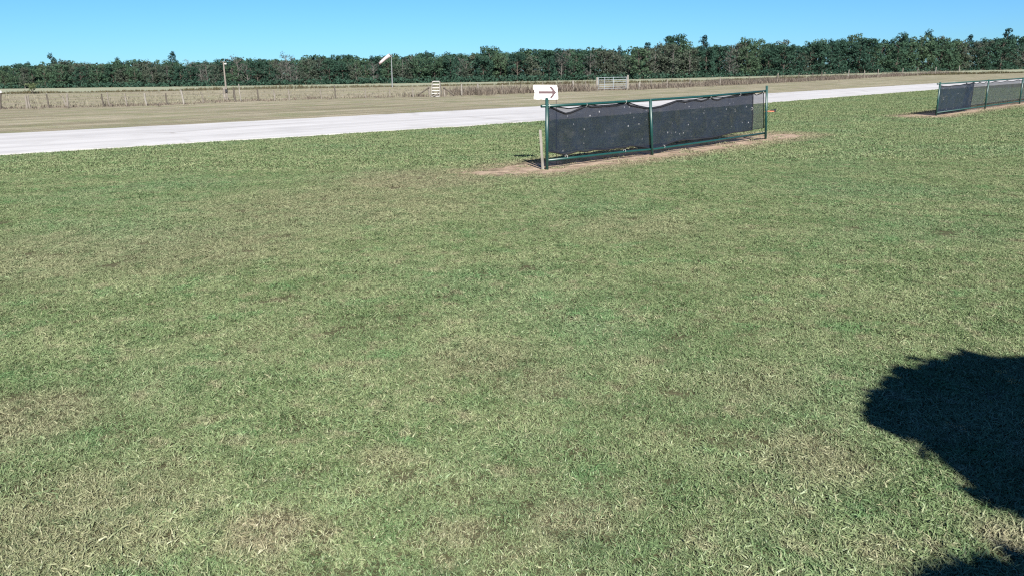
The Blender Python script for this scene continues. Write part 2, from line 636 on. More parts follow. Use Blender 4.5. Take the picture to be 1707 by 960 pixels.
protos = {k: [tree_proto(k, 100 * i + s) for s in range(3)] for i, k in enumerate(('evergreen', 'green', 'olive', 'grey', 'pine'))}
KIND_TEXT = {
    'evergreen': ('dense dark evergreen in the forest edge', 'dark evergreens of the forest edge'),
    'green': ('mid green bushy tree in forest edge', 'green bushy trees of the forest edge'),
    'olive': ('dull olive pale-trunked tree in forest edge', 'olive trees of the forest edge'),
    'grey': ('greyish half-bare tree in forest edge', 'half-bare trees of the forest edge'),
    'pine': ('slim pine reaching the forest skyline', 'pines above the forest skyline'),
}
NAME = {'evergreen': 'evergreen_tree', 'green': 'broadleaf_tree', 'olive': 'olive_tree', 'grey': 'bare_tree', 'pine': 'pine_tree'}
NAME['olive'] = 'scrub_tree'


REGION = [(200, 'at the left end of the picture'), (480, 'around the slim field pole'), (700, 'around the windsock'), (860, 'behind the white stile'), (1080, 'behind the arrow sign and pipe gate'),
          (1300, 'behind the right half of near barrier'), (1540, 'between the two barriers'), (9999, 'behind the far barrier')]


def place_tree(kind, x, y, h, w=1.0, label=None, rng=RNG, group=True):
    tm, cm = protos[kind][int(rng.integers(3))]
    lab, grp = KIND_TEXT[kind]
    col = x / (y * 1.036) * FPX + PW / 2
    lab = lab + ' ' + next(t for lim, t in REGION if col < lim)
    t = empty(NAME[kind], (x, y, 0), label or lab, 'tree', grp if group and not label else None)
    t.scale = (h / 10 * w, h / 10 * w, h / 10)
    t.rotation_euler = (0, 0, float(rng.uniform(0, 6.28)))
    link('trunk', tm, None, t)
    link('crown', cm, None, t)
    return t


# forest edge as seen across the field: (column of the photograph, distance, height)
EDGE = [(-260, 250, 7.53), (0, 225, 6.97), (190, 215, 7.48), (372, 197, 6.72), (560, 192, 7.14), (728, 190, 7.35), (900, 190, 7.97), (1100, 202, 9.16), (1300, 235, 10.69), (1450, 300, 13.62), (1600, 355, 14.88), (1707, 385, 14.64), (1950, 490, 16.43)]
EX = np.array([e[0] for e in EDGE], float)


def edge_at(px, back=0.0):
    Y = np.interp(px, EX, [e[1] for e in EDGE]) + back
    h = np.interp(px, EX, [e[2] for e in EDGE]) * (1 + .05 * math.sin(px * .047) + .045 * math.sin(px * .113 + 2) + .03 * math.sin(px * .29 + 1))
    return (px - PW / 2) / FPX * Y * 1.036, Y, h


px = -70.0
i = 0
MIXL = ['evergreen', 'green', 'evergreen', 'olive', 'grey', 'green', 'evergreen', 'green', 'olive']
while px < 1775:
    row = i % 2
    zone = np.sin(px * 0.011) + 0.6 * np.sin(px * 0.031 + 1)
    opts = MIXL if zone > -0.3 else ['grey', 'olive', 'evergreen', 'grey', 'green', 'olive']
    if 1380 < px < 1560: opts = ['green', 'evergreen', 'green']
    if 1620 < px: opts = ['evergreen', 'olive', 'grey']
    x, Y, h = edge_at(px, 0 if row else 6)
    k = opts[int(RNG.integers(len(opts)))]
    hh = h * (0.76 + 0.20 * RNG.random()) * (1.0 if row == 0 else 0.88)
    place_tree(k, x, Y + RNG.normal(0, 1.5), hh, 1.0 + 0.25 * RNG.random())
    Yp = Y
    px += (8.2 + 4.5 * RNG.random()) * (1300 / Yp / 5.0) * (h / 9.0)
    i += 1
# pines and tall crowns breaking the skyline, a second line behind
px = -65.0
while px < 1775:
    x, Y, h = edge_at(px, 16 + 10 * RNG.random())
    k = ['pine', 'evergreen', 'evergreen', 'green', 'green', 'olive'][int(RNG.integers(6))]
    hh = h * (0.88 + 0.19 * RNG.random() ** 1.3) * (1.03 if k == 'pine' else 0.97)
    place_tree(k, x, Y, hh, 0.65 + 0.35 * RNG.random())
    px += 13 + 10 * RNG.random()
# single trees that stand out
for pxx, kind, hf, lab in ((153, 'pine', 1.13, 'thin tall pine above the forest left of the slim field pole'),
                           (250, 'pine', 1.16, 'lone spindly pine above the skyline, left part of forest'),
                           (336, 'pine', 1.22, 'tallest spindly pine just left of the slim field pole'),
                           (510, 'grey', 1.20, 'tall bare twiggy tree above the skyline left of the windsock'),
                           (1112, 'evergreen', 1.07, 'large rounded evergreen crown above the skyline behind the mesh barrier'),
                           (1155, 'pine', 1.14, 'tall pine above the skyline over the middle barrier post'),
                           (1456, 'evergreen', 1.05, 'broad tall evergreen crown above the skyline left of far barrier'),
                           (1620, 'pine', 1.16, 'tall flat-topped pine above the skyline over the far barrier'),
                           (1690, 'grey', 1.14, 'tall pale bare tree at the right end of the forest')):
    x, Y, h = edge_at(pxx, 9)
    place_tree(kind, x, Y, h * hf, 0.9, lab)

# dark mass of wood and undergrowth behind and between the edge trees
rng = np.random.default_rng(5)
cl = []
for px in np.arange(-260, 1950, 3.0):
    for back, lo, hi in ((9, 0.02, 0.45), (20, 0.05, 0.80), (27, 0.3, 0.85), (33, 0.55, 0.87)):
        x, Y, h = edge_at(px + rng.normal(0, 3), back + rng.normal(0, 2))
        cl.append((np.array([x, Y, h * (lo + (hi - lo) * rng.random())]), 1.0 + 0.8 * rng.random()))
v, f = leaf_cloud(rng, cl, 34, 0.8)
mass = mesh_obj('forest', v, f, fol['evergreen'])
tag(mass, 'dark deep wood filling in behind the forest edge trees', 'forest', kind='stuff')
cl = []
for px in np.arange(-260, 1950, 3.2):
    x, Y, h = edge_at(px + rng.normal(0, 2), -3.5 + rng.normal(0, 1.2))
    cl.append((np.array([x, Y, 0.25 + 0.6 * rng.random()]), 0.7 + 0.7 * rng.random()))
v, f = leaf_cloud(rng, cl, 26, 0.5)
tag(mesh_obj('undergrowth', v, f, fol['evergreen']), 'low scrub along the foot of the forest edge', 'undergrowth', kind='stuff')

# ------------------------------------------------------------------ weeds along the ditch and the fence
def weed_mat(name, cols, trans=0.2):
    m = NT(name)
    isl = m.n.new('ShaderNodeNewGeometry').outputs['Random Per Island']
    n = m.noise(m.pos(), 0.25, 3)
    c = m.mix(isl, cols[0], cols[1])
    c = m.mix(m.ramp(n, 0.42, 0.62), c, m.mix(isl, cols[2], cols[1]))
    return m.done(m.leafy(c, trans))


def weed_mesh(rng, spots, blade_w):
    """spots: x, y, height, blades"""
    v, f = [], []
    for x, y, h, n in spots:
        for _ in range(int(n)):
            q = rng.uniform(0, 6.28)
            b = np.array([x + rng.normal(0, 0.12), y + rng.normal(0, 0.12), 0.0])
            hh = h * (0.45 + 0.75 * rng.random())
            lean = rng.normal(0, 0.28, 2) * hh
            w = blade_w * (0.6 + 0.8 * rng.random())
            sx, sy = math.cos(q) * w, math.sin(q) * w
            k = len(v)
            mid = b + np.array([lean[0] * .4, lean[1] * .4, hh * .6])
            top = b + np.array([lean[0], lean[1], hh])
            v += [b - (sx * .6, sy * .6, 0), b + (sx * .6, sy * .6, 0), mid + (sx, sy, 0), mid - (sx, sy, 0), top]
            f += [(k, k + 1, k + 2, k + 3), (k + 3, k + 2, k + 4)]
    return v, f


def along(line, n):
    L = resample(line, n)
    return L


rng = np.random.default_rng(11)
spots = []
for p in along(strip_ext, 2600):
    if p[1] > 420: continue
    hz = 0.40 + 0.14 * math.sin(p[0] * 0.13) + 0.08 * math.sin(p[0] * 0.51)
    o = rng.uniform(-0.2, 3.2, 3)
    for k in range(3):
        spots.append((p[0] - 0.55 * o[k] + rng.normal(0, .3), p[1] + 0.83 * o[k], hz * (0.6 + 0.6 * rng.random()) , 7))
v, f = weed_mesh(rng, spots, 0.035)
ditch_mat = weed_mat('ditch_weeds', ((0.055, 0.052, 0.030), (0.095, 0.080, 0.050), (0.050, 0.060, 0.030)))
tag(mesh_obj('ditch_weeds', v, f, ditch_mat), 'dark brown-green weeds along the ditch before the pale field', 'weeds', kind='stuff')

spots = []
FX = np.array([p[0] for p in fence_px], float)
FYp = np.array([p[1] for p in fence_px], float)


def fence_pt(px):
    return ground(px, float(np.interp(px, FX, FYp)))


for px in np.arange(-60, 1606, 0.55):
    b = fence_pt(px)
    dens = 0.35 if px < 690 else 0.55 if px < 770 else 1.0
    hz = (0.17 if px < 690 else 0.28 if px < 770 else 0.62) * (0.7 + 0.5 * abs(math.sin(px * 0.021)))
    if 990 < px < 1050: hz *= 0.5; dens = 0.6
    if px > 1050: hz = 0.38 + 0.3 * math.sin(px * 0.045) ** 2
    patch = 0.5 + 0.5 * math.sin(px * 0.11) * math.sin(px * 0.037 + 1) + 0.25 * math.sin(px * 0.31)
    hz *= 0.55 + 0.6 * max(0, patch); dens *= 0.5 + 0.7 * max(0, patch)
    if px > 1380: hz *= 1.25
    if rng.random() > dens: continue
    k = 1 + (px > 770) + (px > 1200) * 2
    for _ in range(k):
        o = rng.normal(0.8, 1.5)
        spots.append((b[0] - 0.62 * o + rng.normal(0, .3), b[1] + 0.78 * o, hz, 6))
v, f = weed_mesh(rng, spots, 0.020)
fw_mat = weed_mat('fence_weeds', ((0.062, 0.050, 0.042), (0.165, 0.145, 0.118), (0.062, 0.043, 0.037)))
tag(mesh_obj('fence_weeds', v, f, fw_mat), 'dry reddish brown weeds growing along the wire fence', 'weeds', kind='stuff')

# scattered rough tufts in the pasture
spots = []
for _ in range(1500):
    px = rng.uniform(-40, 1250)
    t = rng.random()
    a = fence_pt(px)
    y0 = np.interp(px, [p[0] for p in strip_px], [p[1] for p in strip_px]) + 0.8
    yy = y0 + (np.interp(px, FX, FYp) - y0) * t
    g = ground(px, yy)
    spots.append((g[0], g[1], 0.14 + 0.14 * rng.random(), 7))
v, f = weed_mesh(rng, spots, 0.022)
tag(mesh_obj('pasture_tufts', v, f, weed_mat('pasture_tuft_grass', ((0.120, 0.110, 0.080), (0.200, 0.185, 0.140), (0.100, 0.100, 0.066)))), 'low dry grass tufts scattered over the rough pasture', 'grass', kind='stuff')

# shrub by the ditch at the left
rng = np.random.default_rng(21)
sb = ground(55, 157)
t = empty('shrub', (sb[0], sb[1], 0), 'small pale green shrub by the ditch at far left', 'shrub')
cl = [(np.array([rng.normal(0, .32), rng.normal(0, .3), 0.55 + 0.9 * rng.random()]), 0.22 + 0.16 * rng.random()) for _ in range(20)]
v, f = leaf_cloud(rng, cl, 26, 0.17)
mesh_obj('crown', v, f, foliage_mat('shrub_foliage', (0.09, 0.115, 0.055), (0.12, 0.14, 0.07)), t)
mb = MB()
for q in range(5):
    mb.tube([(0, 0, 0), (0.3 * math.cos(q * 1.3), 0.3 * math.sin(q * 1.3), 0.9)], [0.03, 0.01], 5)
mb.build('stem', bark_dark, t)

# ------------------------------------------------------------------ wire fence
old_wood = timber('weathered_post', (0.09, 0.08, 0.068), (0.18, 0.165, 0.145))
dark_wood = timber('dark_post', (0.040, 0.035, 0.030), (0.09, 0.08, 0.068))
pale_wood = timber('pale_post', (0.12, 0.112, 0.098), (0.21, 0.198, 0.178))
wire_mat = painted('wire', (0.22, 0.20, 0.18), 0.5, 0.8)
white_paint = painted('white_paint', (0.40, 0.39, 0.38), 0.6, 0, 0.3)


def fence(name, label, pxs, wires_to):
    """pxs: (base column, top column offset in px, height m, radius m, material)"""
    b0 = fence_pt(pxs[0][0])
    t = empty(name, (b0[0], b0[1], 0), label, 'fence')
    off = Vector((-b0[0], -b0[1], 0))
    for (px, dx, h, r, mt) in pxs:
        b = fence_pt(px)
        top = b + np.array([dx / FPX * b[1], 0, h])
        mb = MB()
        j = random.uniform(-0.03, 0.03)
        mb.tube([Vector(b) + off - Vector((0, 0, 0.1)), Vector((b + top) / 2) + off + Vector((j, 0, 0)), Vector(top) + off], [r * 1.1, r, r * 0.9], 7)
        o = mb.build('post', mt, t)
    for hw in (0.35, 0.65, 0.95):
        mb = MB()
        pts = []
        cols = sorted([p[0] for p in pxs] + [wires_to[0], wires_to[1]])
        for a, c in zip(cols[:-1], cols[1:]):
            A_, C_ = fence_pt(a), fence_pt(c)
            pts.append(Vector((A_[0], A_[1], hw)) + off)
            pts.append(Vector(((A_[0] + C_[0]) / 2, (A_[1] + C_[1]) / 2, hw - 0.03)) + off)
        pts.append(Vector((C_[0], C_[1], hw)) + off)
        mb.tube(pts, 0.006, 4)
        mb.build('wire', wire_mat, t)
    return t


o_, d_, p_ = old_wood, dark_wood, pale_wood
f1 = fence('wire_fence', 'long low wire fence with crooked wooden posts, left of the white stile',
           [(-45, -1, 1.05, .05, o_), (1, 5, 1.06, .06, d_), (45.5, 0.5, .85, .07, o_), (50.5, -.5, .85, .06, o_), (82, -1, .90, .05, d_), (112, -5, .8, .05, o_), (113.5, 2, .90, .07, o_),
            (172.5, -.5, .85, .05, d_), (183, -1, .95, .04, o_), (212, -1.5, .85, .05, o_), (245, -1.5, .85, .06, p_), (279, -.5, .8, .05, d_), (307, -2.6, 1.0, .065, p_), (339, -1, .75, .04, o_),
            (392.5, -.7, 1.0, .08, d_), (402, -1, 1.3, .035, p_), (431, -.5, .9, .05, d_), (458, -.5, .8, .05, o_), (483, -1, .85, .05, o_), (536, -1, .8, .04, o_), (559, -.3, 1.05, .05, d_), (610, 0, .75, .04, o_), (650, 0, .7, .04, o_), (689, -.5, .8, .05, o_)], (-60, 697))
cap_b = fence_pt(1) + np.array([5 / FPX * fence_pt(1)[1], 0, 1.06])
mb = MB(); mb.tube([cap_b - fence_pt(1) * 0 + np.array([0, 0, -.02]) - np.array([*fence_pt(-45)[:2], 0]), cap_b + np.array([0, 0, .12]) - np.array([*fence_pt(-45)[:2], 0])], .085, 8)
mb.build('cap', white_paint, f1)
f2 = fence('wire_fence', 'weedy wire fence stretch between the white stile and the pipe gate',
           [(770, 0, .95, .07, p_), (797.5, -.5, .95, .06, p_), (838, 0, .85, .05, o_), (868, .3, .8, .04, d_), (905, 0, .9, .05, o_), (955, 0, 1.0, .10, p_), (976, 0, .9, .05, o_)], (757, 993))
f3 = fence('wire_fence', 'wire fence in tall dry weeds running off right of the pipe gate',
           [(1064.5, 1.8, .70, .10, p_), (1085, 0, .95, .05, o_), (1112, 0, .9, .06, o_), (1150, 0, .95, .06, o_), (1200, .3, 1.0, .07, o_), (1248, 0, 1.0, .06, d_), (1296, 0, 1.25, .07, o_), (1331, 0, 1.2, .06, d_), (1354, 0, 1.2, .06, d_),
            (1369, 0, 1.3, .07, d_), (1414, 0, 1.5, .07, p_), (1440, 0, 1.4, .07, o_), (1463, 0, 1.5, .08, o_), (1504, 0, 1.6, .09, o_), (1529, 0, 1.6, .08, o_), (1559, 0, 1.7, .10, p_), (1598, 0, 1.9, .11, o_)], (1048, 1604))

# stile with timber braces
YS = fence_pt(728)[1]
sbp = fence_pt(728)
st = empty('stile', (sbp[0], sbp[1] - 0.05, 0), 'white wooden step stile over the wire fence between diagonal braces', 'stile')
mpx = YS / FPX * 1.03
heights = [0.07, 0.29, 0.50, 0.72, 0.95, 1.22]
for k, z in enumerate(heights):
    w = 0.64 - 0.022 * k
    y = -0.95 + 0.19 * k
    MB().beam((-w / 2, y, z), (w / 2, y, z), 0.20, 0.045, (0, 1, 0)).build('tread', white_paint, st, bevel=0.004)
for s in (-1, 1):
    MB().beam((s * 0.36, -1.15, 0.0), (s * 0.30, 0.05, 1.20), 0.045, 0.11).build('stringer', pale_wood, st)
    MB().beam((s * 0.36, 0.95, 0.0), (s * 0.30, 0.10, 1.20), 0.045, 0.11).build('stringer', pale_wood, st)
MB().beam((-0.27, -1.17, 0.04), (0.22, -1.17, 0.30), 0.03, 0.07, (0, 1, 0)).build('diagonal_slat', old_wood, st)
for (a, b, c, lab) in (((716, 162, 145), (698.5, 163, 157.5), 1, 'timber corner brace on the left side of the white stile'),
                       ((741, 161.5, 145.5), (757, 161, 158.5), -1, 'timber corner brace on the right side of the white stile')):
    ga = ground(a[0], a[1]); gb = ground(b[0], b[1])
    gb[1] = ga[1]
    gb = at(b[0], b[1], ga[1]); gb[2] = 0
    ha, hb = at(a[0], a[2], ga[1])[2], at(b[0], b[2], ga[1])[2]
    t = empty('fence_brace', (ga[0], ga[1], 0), lab, 'fence brace')
    MB().tube([(0, 0, -.1), (0, 0, ha)], [.085, .075], 8).build('post', old_wood, t)
    MB().tube([(gb[0] - ga[0], 0, -.1), (gb[0] - ga[0], 0, hb)], [.06, .055], 8).build('post', dark_wood, t)
    MB().tube([(0.02 * c, -.09, ha - .06), (gb[0] - ga[0], -.09, max(hb - .04, .06))], [.055, .055], 7).build('diagonal_brace', dark_wood, t)

# pipe gate
galv = painted('galvanised_pipe', (0.22, 0.25, 0.27), 0.5, 0.2, 0.2)
GA, GB = fence_pt(997.5), fence_pt(1043.5)
gt = empty('pipe_gate', (GA[0], GA[1], 0), 'pale galvanised pipe gate between two wooden posts in the fence', 'gate')
dv = Vector(GB - GA); L = dv.length; dv.normalize()
P = lambda s, z: Vector((dv.x * s, dv.y * s, z))
for z in (0.18, 0.38, 0.58, 0.80, 1.00, 1.22):
    MB().tube([P(0.0, z), P(L, z)], 0.021, 8).build('rail', galv, gt)
for s in (0.0, 0.22 * L, 0.53 * L, L):
    MB().tube([P(s, 0.12), P(s, 1.26)], 0.028, 8).build('upright', galv, gt)
for px, h, lab in ((995, 1.26, 'weathered wooden gate post at the left end of pipe gate'), (1046, 1.42, 'tall pale wooden gate post at the right end of pipe gate')):
    b = fence_pt(px)
    o = MB().tube([(0, 0, -.1), (0, 0, h * .6), (0, 0, h)], [.11, .10, .095], 9).build('gate_post', pale_wood)
    o.location = (b[0], b[1], 0)
    tag(o, lab, 'post')

# slim pole with fittings, strapped to a stout post
pb = ground(378, 169)
Yp = pb[1]
pt = empty('field_pole', (pb[0], Yp, 0), 'tall slim grey pole with a small white fitting on top by the fence', 'pole')
top = at(372.3, 103.5, Yp) - np.array([pb[0], Yp, 0])
MB().tube([(0.08, 0, -.1), (0.05, 0, 1.2), tuple(top)], [.075, .07, .055], 9).build('pole', o_, pt)
MB().tube([(-0.10, 0.02, -.1), (-0.12, 0.02, 1.05)], [.12, .11], 9).build('stout_post', old_wood, pt)
MB().beam((top[0] - .22, 0, top[2] - .03), (top[0] + .2, 0, top[2] + .02), .14, .03, (0, 1, 0)).build('crosspiece', old_wood, pt)
MB().beam((top[0] + .10, -.05, top[2] - .16), (top[0] + .24, -.05, top[2] - .14), .09, .09, (0, 1, 0)).build('fitting', white_paint, pt)
black = painted('black_plastic', (0.015, 0.015, 0.016), 0.5)
MB().beam((.09, -.11, .68), (.09, -.11, .90), .17, .11).build('box', black, pt)

# windsock
wb = ground(654, 146)
Yw = wb[1]
wt = empty('windsock', (wb[0], Yw, 0), 'drooping white windsock on a thin pole before the forest', 'windsock')
rel = lambda px, py: at(px, py, Yw) - np.array([wb[0], Yw, 0])
pole_top = rel(652.2, 91.5)
MB().tube([(0, 0, -.1), tuple(pole_top)], [.10, .055], 8).build('pole', painted('pole_grey', (0.16, 0.17, 0.175), .5, .2), wt)
a, b = rel(650.5, 92.5), rel(632.5, 106.8)
mid = (a + b) / 2 + np.array([0.05, 0, 0.12])
m = NT('sock_cloth')
n = m.noise(m.obj(), 3.0, 3)
cloth = m.done(m.leafy(m.mix(n, (0.42, 0.36, 0.36), (0.55, 0.50, 0.50)), 0.35))
sk = MB().tube([a, a * .72 + mid * .28 + np.array([0, 0, .03]), mid, b * .6 + mid * .4, b], [.29, .27, .24, .21, .18], 14, cap=False).build('sock', cloth, wt, smooth=True)
md = sk.modifiers.new('thick', 'SOLIDIFY'); md.thickness = 0.012
MB().tube([a + np.array([.02, 0, .02]), a + (b - a) * .02], [.31, .31], 14, cap=False).build('hoop', black, wt)
MB().tube([pole_top + np.array([-.32, 0, -.06]), pole_top + np.array([.16, 0, -.06])], [.05, .05], 6).build('swivel', black, wt)
MB().tube([b + (a - b) * .03, b], [.195, .192], 14, cap=False).build('red_hem', painted('faded_red', (0.42, 0.14, 0.13), .8), wt)

# ------------------------------------------------------------------ mesh barriers
green_paint = painted('green_pipe_paint', (0.005, 0.036, 0.031), 0.40, 0, 0.35, 9, 0.5)


def mesh_fabric(name, cover, spots=True, col=(0.0068, 0.0106, 0.0190)):
    m = NT(name)
    uv = m.obj()
    n = m.noise(uv, 3.5, 5, 0.65)
    n2 = m.noise(uv, 40, 3)
    c = m.mix(m.ramp(n, 0.3, 0.7), tuple(x * .8 for x in col), tuple(x * 1.35 for x in col))
    c = m.mix(m.math('MULTIPLY', n2, .3), c, tuple(x * 1.7 for x in col))
    if spots:
        vo = m.voronoi(uv, 9.0)
        k = m.math('MULTIPLY', m.ramp(vo.outputs['Distance'], 0.08, 0.22, 1, 0), m.ramp(m.noise(uv, 26, 2), .35, .6))
        sel = m.ramp(m.n.new('ShaderNodeSeparateColor').outputs[0], .5, .6)
        sc = m.n.new('ShaderNodeSeparateColor'); m.l.new(vo.outputs['Color'], sc.inputs[0])
        k = m.math('MULTIPLY', k, m.ramp(sc.outputs[0], .58, .70))
        k = m.math('MULTIPLY', k, m.ramp(m.noise(uv, 1.1, 2), .40, .52))
        c = m.mix(m.math('MULTIPLY', k, .8), c, (0.36, 0.36, 0.38))
        sm = m.ramp(m.noise(m.mapped(uv, (1.5, 1.5, 5)), 2.2, 4, .6), .52, .72)
        c = m.mix(m.math('MULTIPLY', sm, .35), c, (0.040, 0.043, 0.048))
    d = m.principled(c, 0.75, 0, None, 0.12)
    tr = m.n.new('ShaderNodeBsdfTransparent')
    cov = m.math('ADD', cover - .10, m.math('MULTIPLY', n, .20), clamp=True)
    return m.done(m.shader_mix(cov, tr.outputs[0], d))


fab_front = mesh_fabric('dark_mesh_fabric', 0.82)
fab_back = mesh_fabric('thin_mesh_fabric', 0.56, False, (0.016, 0.020, 0.027))
fab_far = mesh_fabric('grey_mesh_fabric', 0.68, False, (0.020, 0.025, 0.032))
hem_mat = painted('mesh_hem', (0.004, 0.005, 0.008), 0.7)
tie_mat = painted('cable_tie', (0.40, 0.40, 0.39), 0.5)


def Z3(pts):     # zoom of the left half back to photograph pixels
    return [(860 + x / 5.052, 120 + y / 5.052) for x, y in pts]


def Z4(pts):
    return [(1080 + x / 5.646, 120 + y / 5.646) for x, y in pts]


class Barrier:
    def __init__(self, A, D, root):
        self.A, self.D, self.root = np.asarray(A, float), np.asarray(D, float), root
        self.n = np.array([D[1], -D[0], 0.0])          # towards the viewer

    def w(self, px, py, out=0.0):
        """local point on the barrier's upright plane, out metres in front of it"""
        p = on_plane(px, py, self.A + self.n * out, self.n)
        return p - self.A

    def fabric(self, name, top, bot, out, mat, ncol=110, nrow=12, amp=.02, seed=1):
        rng = np.random.default_rng(seed)
        tx = np.array([p[0] for p in top]); ty = np.array([p[1] for p in top])
        bx = np.array([p[0] for p in bot]); by = np.array([p[1] for p in bot])
        v, f = [], []
        ph = rng.uniform(0, 6, 6)
        T, Bt = [], []
        for i in range(ncol):
            u = i / (ncol - 1)
            xt = tx[0] + (tx[-1] - tx[0]) * u
            xb = bx[0] + (bx[-1] - bx[0]) * u
            pt = self.w(xt, np.interp(xt, tx, ty), out)
            pb = self.w(xb, np.interp(xb, bx, by), out)
            for j in range(nrow):
                t = j / (nrow - 1)
                p = pt * (1 - t) + pb * t
                s = np.linalg.norm(p[:2])
                wob = amp * (math.sin(s * 5.1 + ph[0] + t * 2) + .6 * math.sin(s * 11.3 + ph[1] - t * 3) + .5 * math.sin(s * 2.3 + t * 6 + ph[2]))
                wob *= (.35 + .65 * math.sin(math.pi * min(1, max(0, t))))
                v.append(p + self.n * wob)
                if j == 0: T.append(v[-1])
                if j == nrow - 1: Bt.append(v[-1])
        for i in range(ncol - 1):
            for j in range(nrow - 1):
                a = i * nrow + j
                f.append((a, a + 1, a + nrow + 1, a + nrow))
        ob = mesh_obj(name, v, f, mat, self.root, True)
        return ob, T, Bt, v[:nrow], v[-nrow:]

    def hem(self, pts, parent, r=.011, mat=None):
        MB().tube([p + self.n * .004 for p in pts], r, 6).build('hem', mat or hem_mat, parent, True)


# near barrier
nb = empty('mesh_barrier', tuple(BA), 'near barrier of green pipe with sagging spotted dark mesh beside arrow sign', 'barrier')
B = Barrier(BA, BD, nb)
for (b, t_) in (((911.8, 283), (911.6, 164.6)), ((1088, 258.8), (1084.2, 166.2)), ((1276.6, 233), (1278.4, 144.2))):
    pb_, pt_ = B.w(*b, out=.03), B.w(*t_, out=.03)
    po = MB().tube([pb_ - np.array([0, 0, .15]), pt_], .030, 12).build('post', green_paint, nb, True)
    MB().tube([pt_ - np.array([0, 0, .004]), pt_ + np.array([0, 0, .012])], [.033, .026], 12).build('cap', green_paint, po)
tr = [B.w(*p) for p in Z3([(215, 292), (600, 273), (1130, 240)]) + Z4([(560, 232), (1112, 184)])]
MB().tube(tr, .026, 12).build('top_rail', green_paint, nb, True)
br = [B.w(*p) for p in Z3([(265, 748), (600, 712), (920, 676)]) + Z4([(60, 730), (560, 658), (1104, 578)])]
MB().tube(br, .024, 12).build('bottom_rail', green_paint, nb, True)
top_f = Z3([(268, 300), (300, 304), (360, 332), (415, 354), (470, 342), (540, 312), (590, 288), (630, 298), (690, 296), (760, 290), (850, 284), (895, 272), (920, 258), (960, 285), (1030, 298), (1100, 309)]) + \
    Z4([(30, 346), (120, 330), (200, 305), (270, 275), (350, 286), (430, 268), (500, 277), (545, 266), (585, 244), (620, 262), (660, 266), (720, 243), (800, 238), (870, 220), (930, 222), (988, 208)])
bot_f = Z3([(268, 672), (340, 682), (400, 697), (440, 693), (520, 666), (580, 673), (650, 656), (760, 657), (850, 642), (910, 638), (960, 624), (1040, 630), (1100, 640)]) + \
    Z4([(30, 732), (60, 730), (100, 716), (160, 691), (250, 656), (340, 640), (420, 644), (500, 631), (600, 621), (700, 596), (800, 572), (900, 560), (976, 548)])
fo, T, Bt, LE, RE = B.fabric('mesh_panel', top_f, bot_f, -.030, fab_front, 180, 12, .014, 3)
B.hem(T, fo, .018); B.hem(Bt, fo, .018); B.hem(LE, fo, .014); B.hem(RE, fo, .015)
top_b = Z3([(268, 290), (320, 296), (380, 302), (440, 312), (520, 302), (560, 290), (590, 276), (690, 288), (850, 276), (920, 254), (1030, 288), (1100, 302)]) + \
    Z4([(30, 340), (120, 324), (270, 272), (430, 264), (585, 240), (720, 240), (870, 217), (1000, 203), (1015, 224), (1045, 212), (1086, 198)])
bot_b = Z3([(268, 660), (400, 684), (520, 655), (760, 646), (960, 616), (1100, 632)]) + Z4([(60, 718), (160, 680), (340, 632), (600, 612), (800, 564), (976, 546), (1092, 528)])
bo, T, Bt, LE, RE = B.fabric('backing_mesh', top_b, bot_b, -.058, fab_back, 160, 12, .010, 5)
bo['label'] = 'thin grey see-through backing mesh'
B.hem(T, bo, .011); B.hem(Bt, bo, .008); B.hem(RE, bo, .012)
for p in Z3([(590, 280), (922, 256), (276, 288), (425, 716), (915, 668)]) + Z4([(585, 240), (865, 214), (1080, 192), (150, 706), (978, 350)]):
    c = B.w(*p)
    ring = [c + (np.array([0, 0, 1]) * math.cos(q) + B.n * math.sin(q)) * .032 for q in np.linspace(0, 2 * math.pi, 13)]
    MB().tube(ring, .0032, 5).build('cable_tie', tie_mat, nb)
strap = [B.w(*p, out=-.02) for p in Z4([(880, 612), (925, 624), (985, 645), (1030, 636), (1106, 628)])]
MB().tube(strap, .010, 6).build('loose_strap', hem_mat, nb, True)
# small shelf fixed to the end post
red_wood = timber('reddish_wood', (0.30, 0.11, 0.06), (0.46, 0.20, 0.12))
e = B.w(1279.5, 186.6, .02)
D = B.D
sh = MB().beam(e, e + D * .20, .16, .022, tuple(B.n)).build('shelf', red_wood, nb, bevel=.002)
sh['label'] = 'small reddish wooden shelf with black clamp'
MB().beam(e + D * .20 + np.array([0, 0, .004]), e + D * .345 + np.array([0, 0, .004]), .10, .055, tuple(B.n)).build('clamp', black, sh, bevel=.004)
tip = e + D * .345 + np.array([0, 0, .025])
MB().tube([tip, tip + D * .08 + np.array([0, 0, .012]), tip + D * .15 + np.array([0, 0, .022])], [.02, .012, .006], 8).build('handle', black, sh)

# far barrier, running out of the picture
fb = empty('mesh_barrier', tuple(FA), 'far barrier of green pipe with dark mesh at its left end, right edge', 'barrier')
B2 = Barrier(FA, FD, fb)
BAY = float(np.linalg.norm(FB - FA))
zt = 1.12
slope = .0

def fpost(s, h, lean=.0):
    p = FD * s + B2.n * .03
    po = MB().tube([p - np.array([0, 0, .15]), p + np.array([lean, 0, h])], .030, 12).build('post', green_paint, fb, True)

spos = [0.0, BAY, float(np.linalg.norm(FC - FA))]
while len(spos) < 6: spos.append(spos[-1] + 5.6)
for s in spos: fpost(s, 1.17)
MB().tube([FD * -.18 + np.array([0, 0, 1.115]), FD * spos[-1] + np.array([0, 0, 1.16])], .026, 12).build('top_rail', green_paint, fb, True)
MB().tube([FD * 0 + np.array([0, 0, .10]), FD * spos[-1] + np.array([0, 0, .13])], .024, 12).build('bottom_rail', green_paint, fb, True)


def Z5(pts):
    return [(1500 + x / 6.855, 90 + y / 6.855) for x, y in pts]


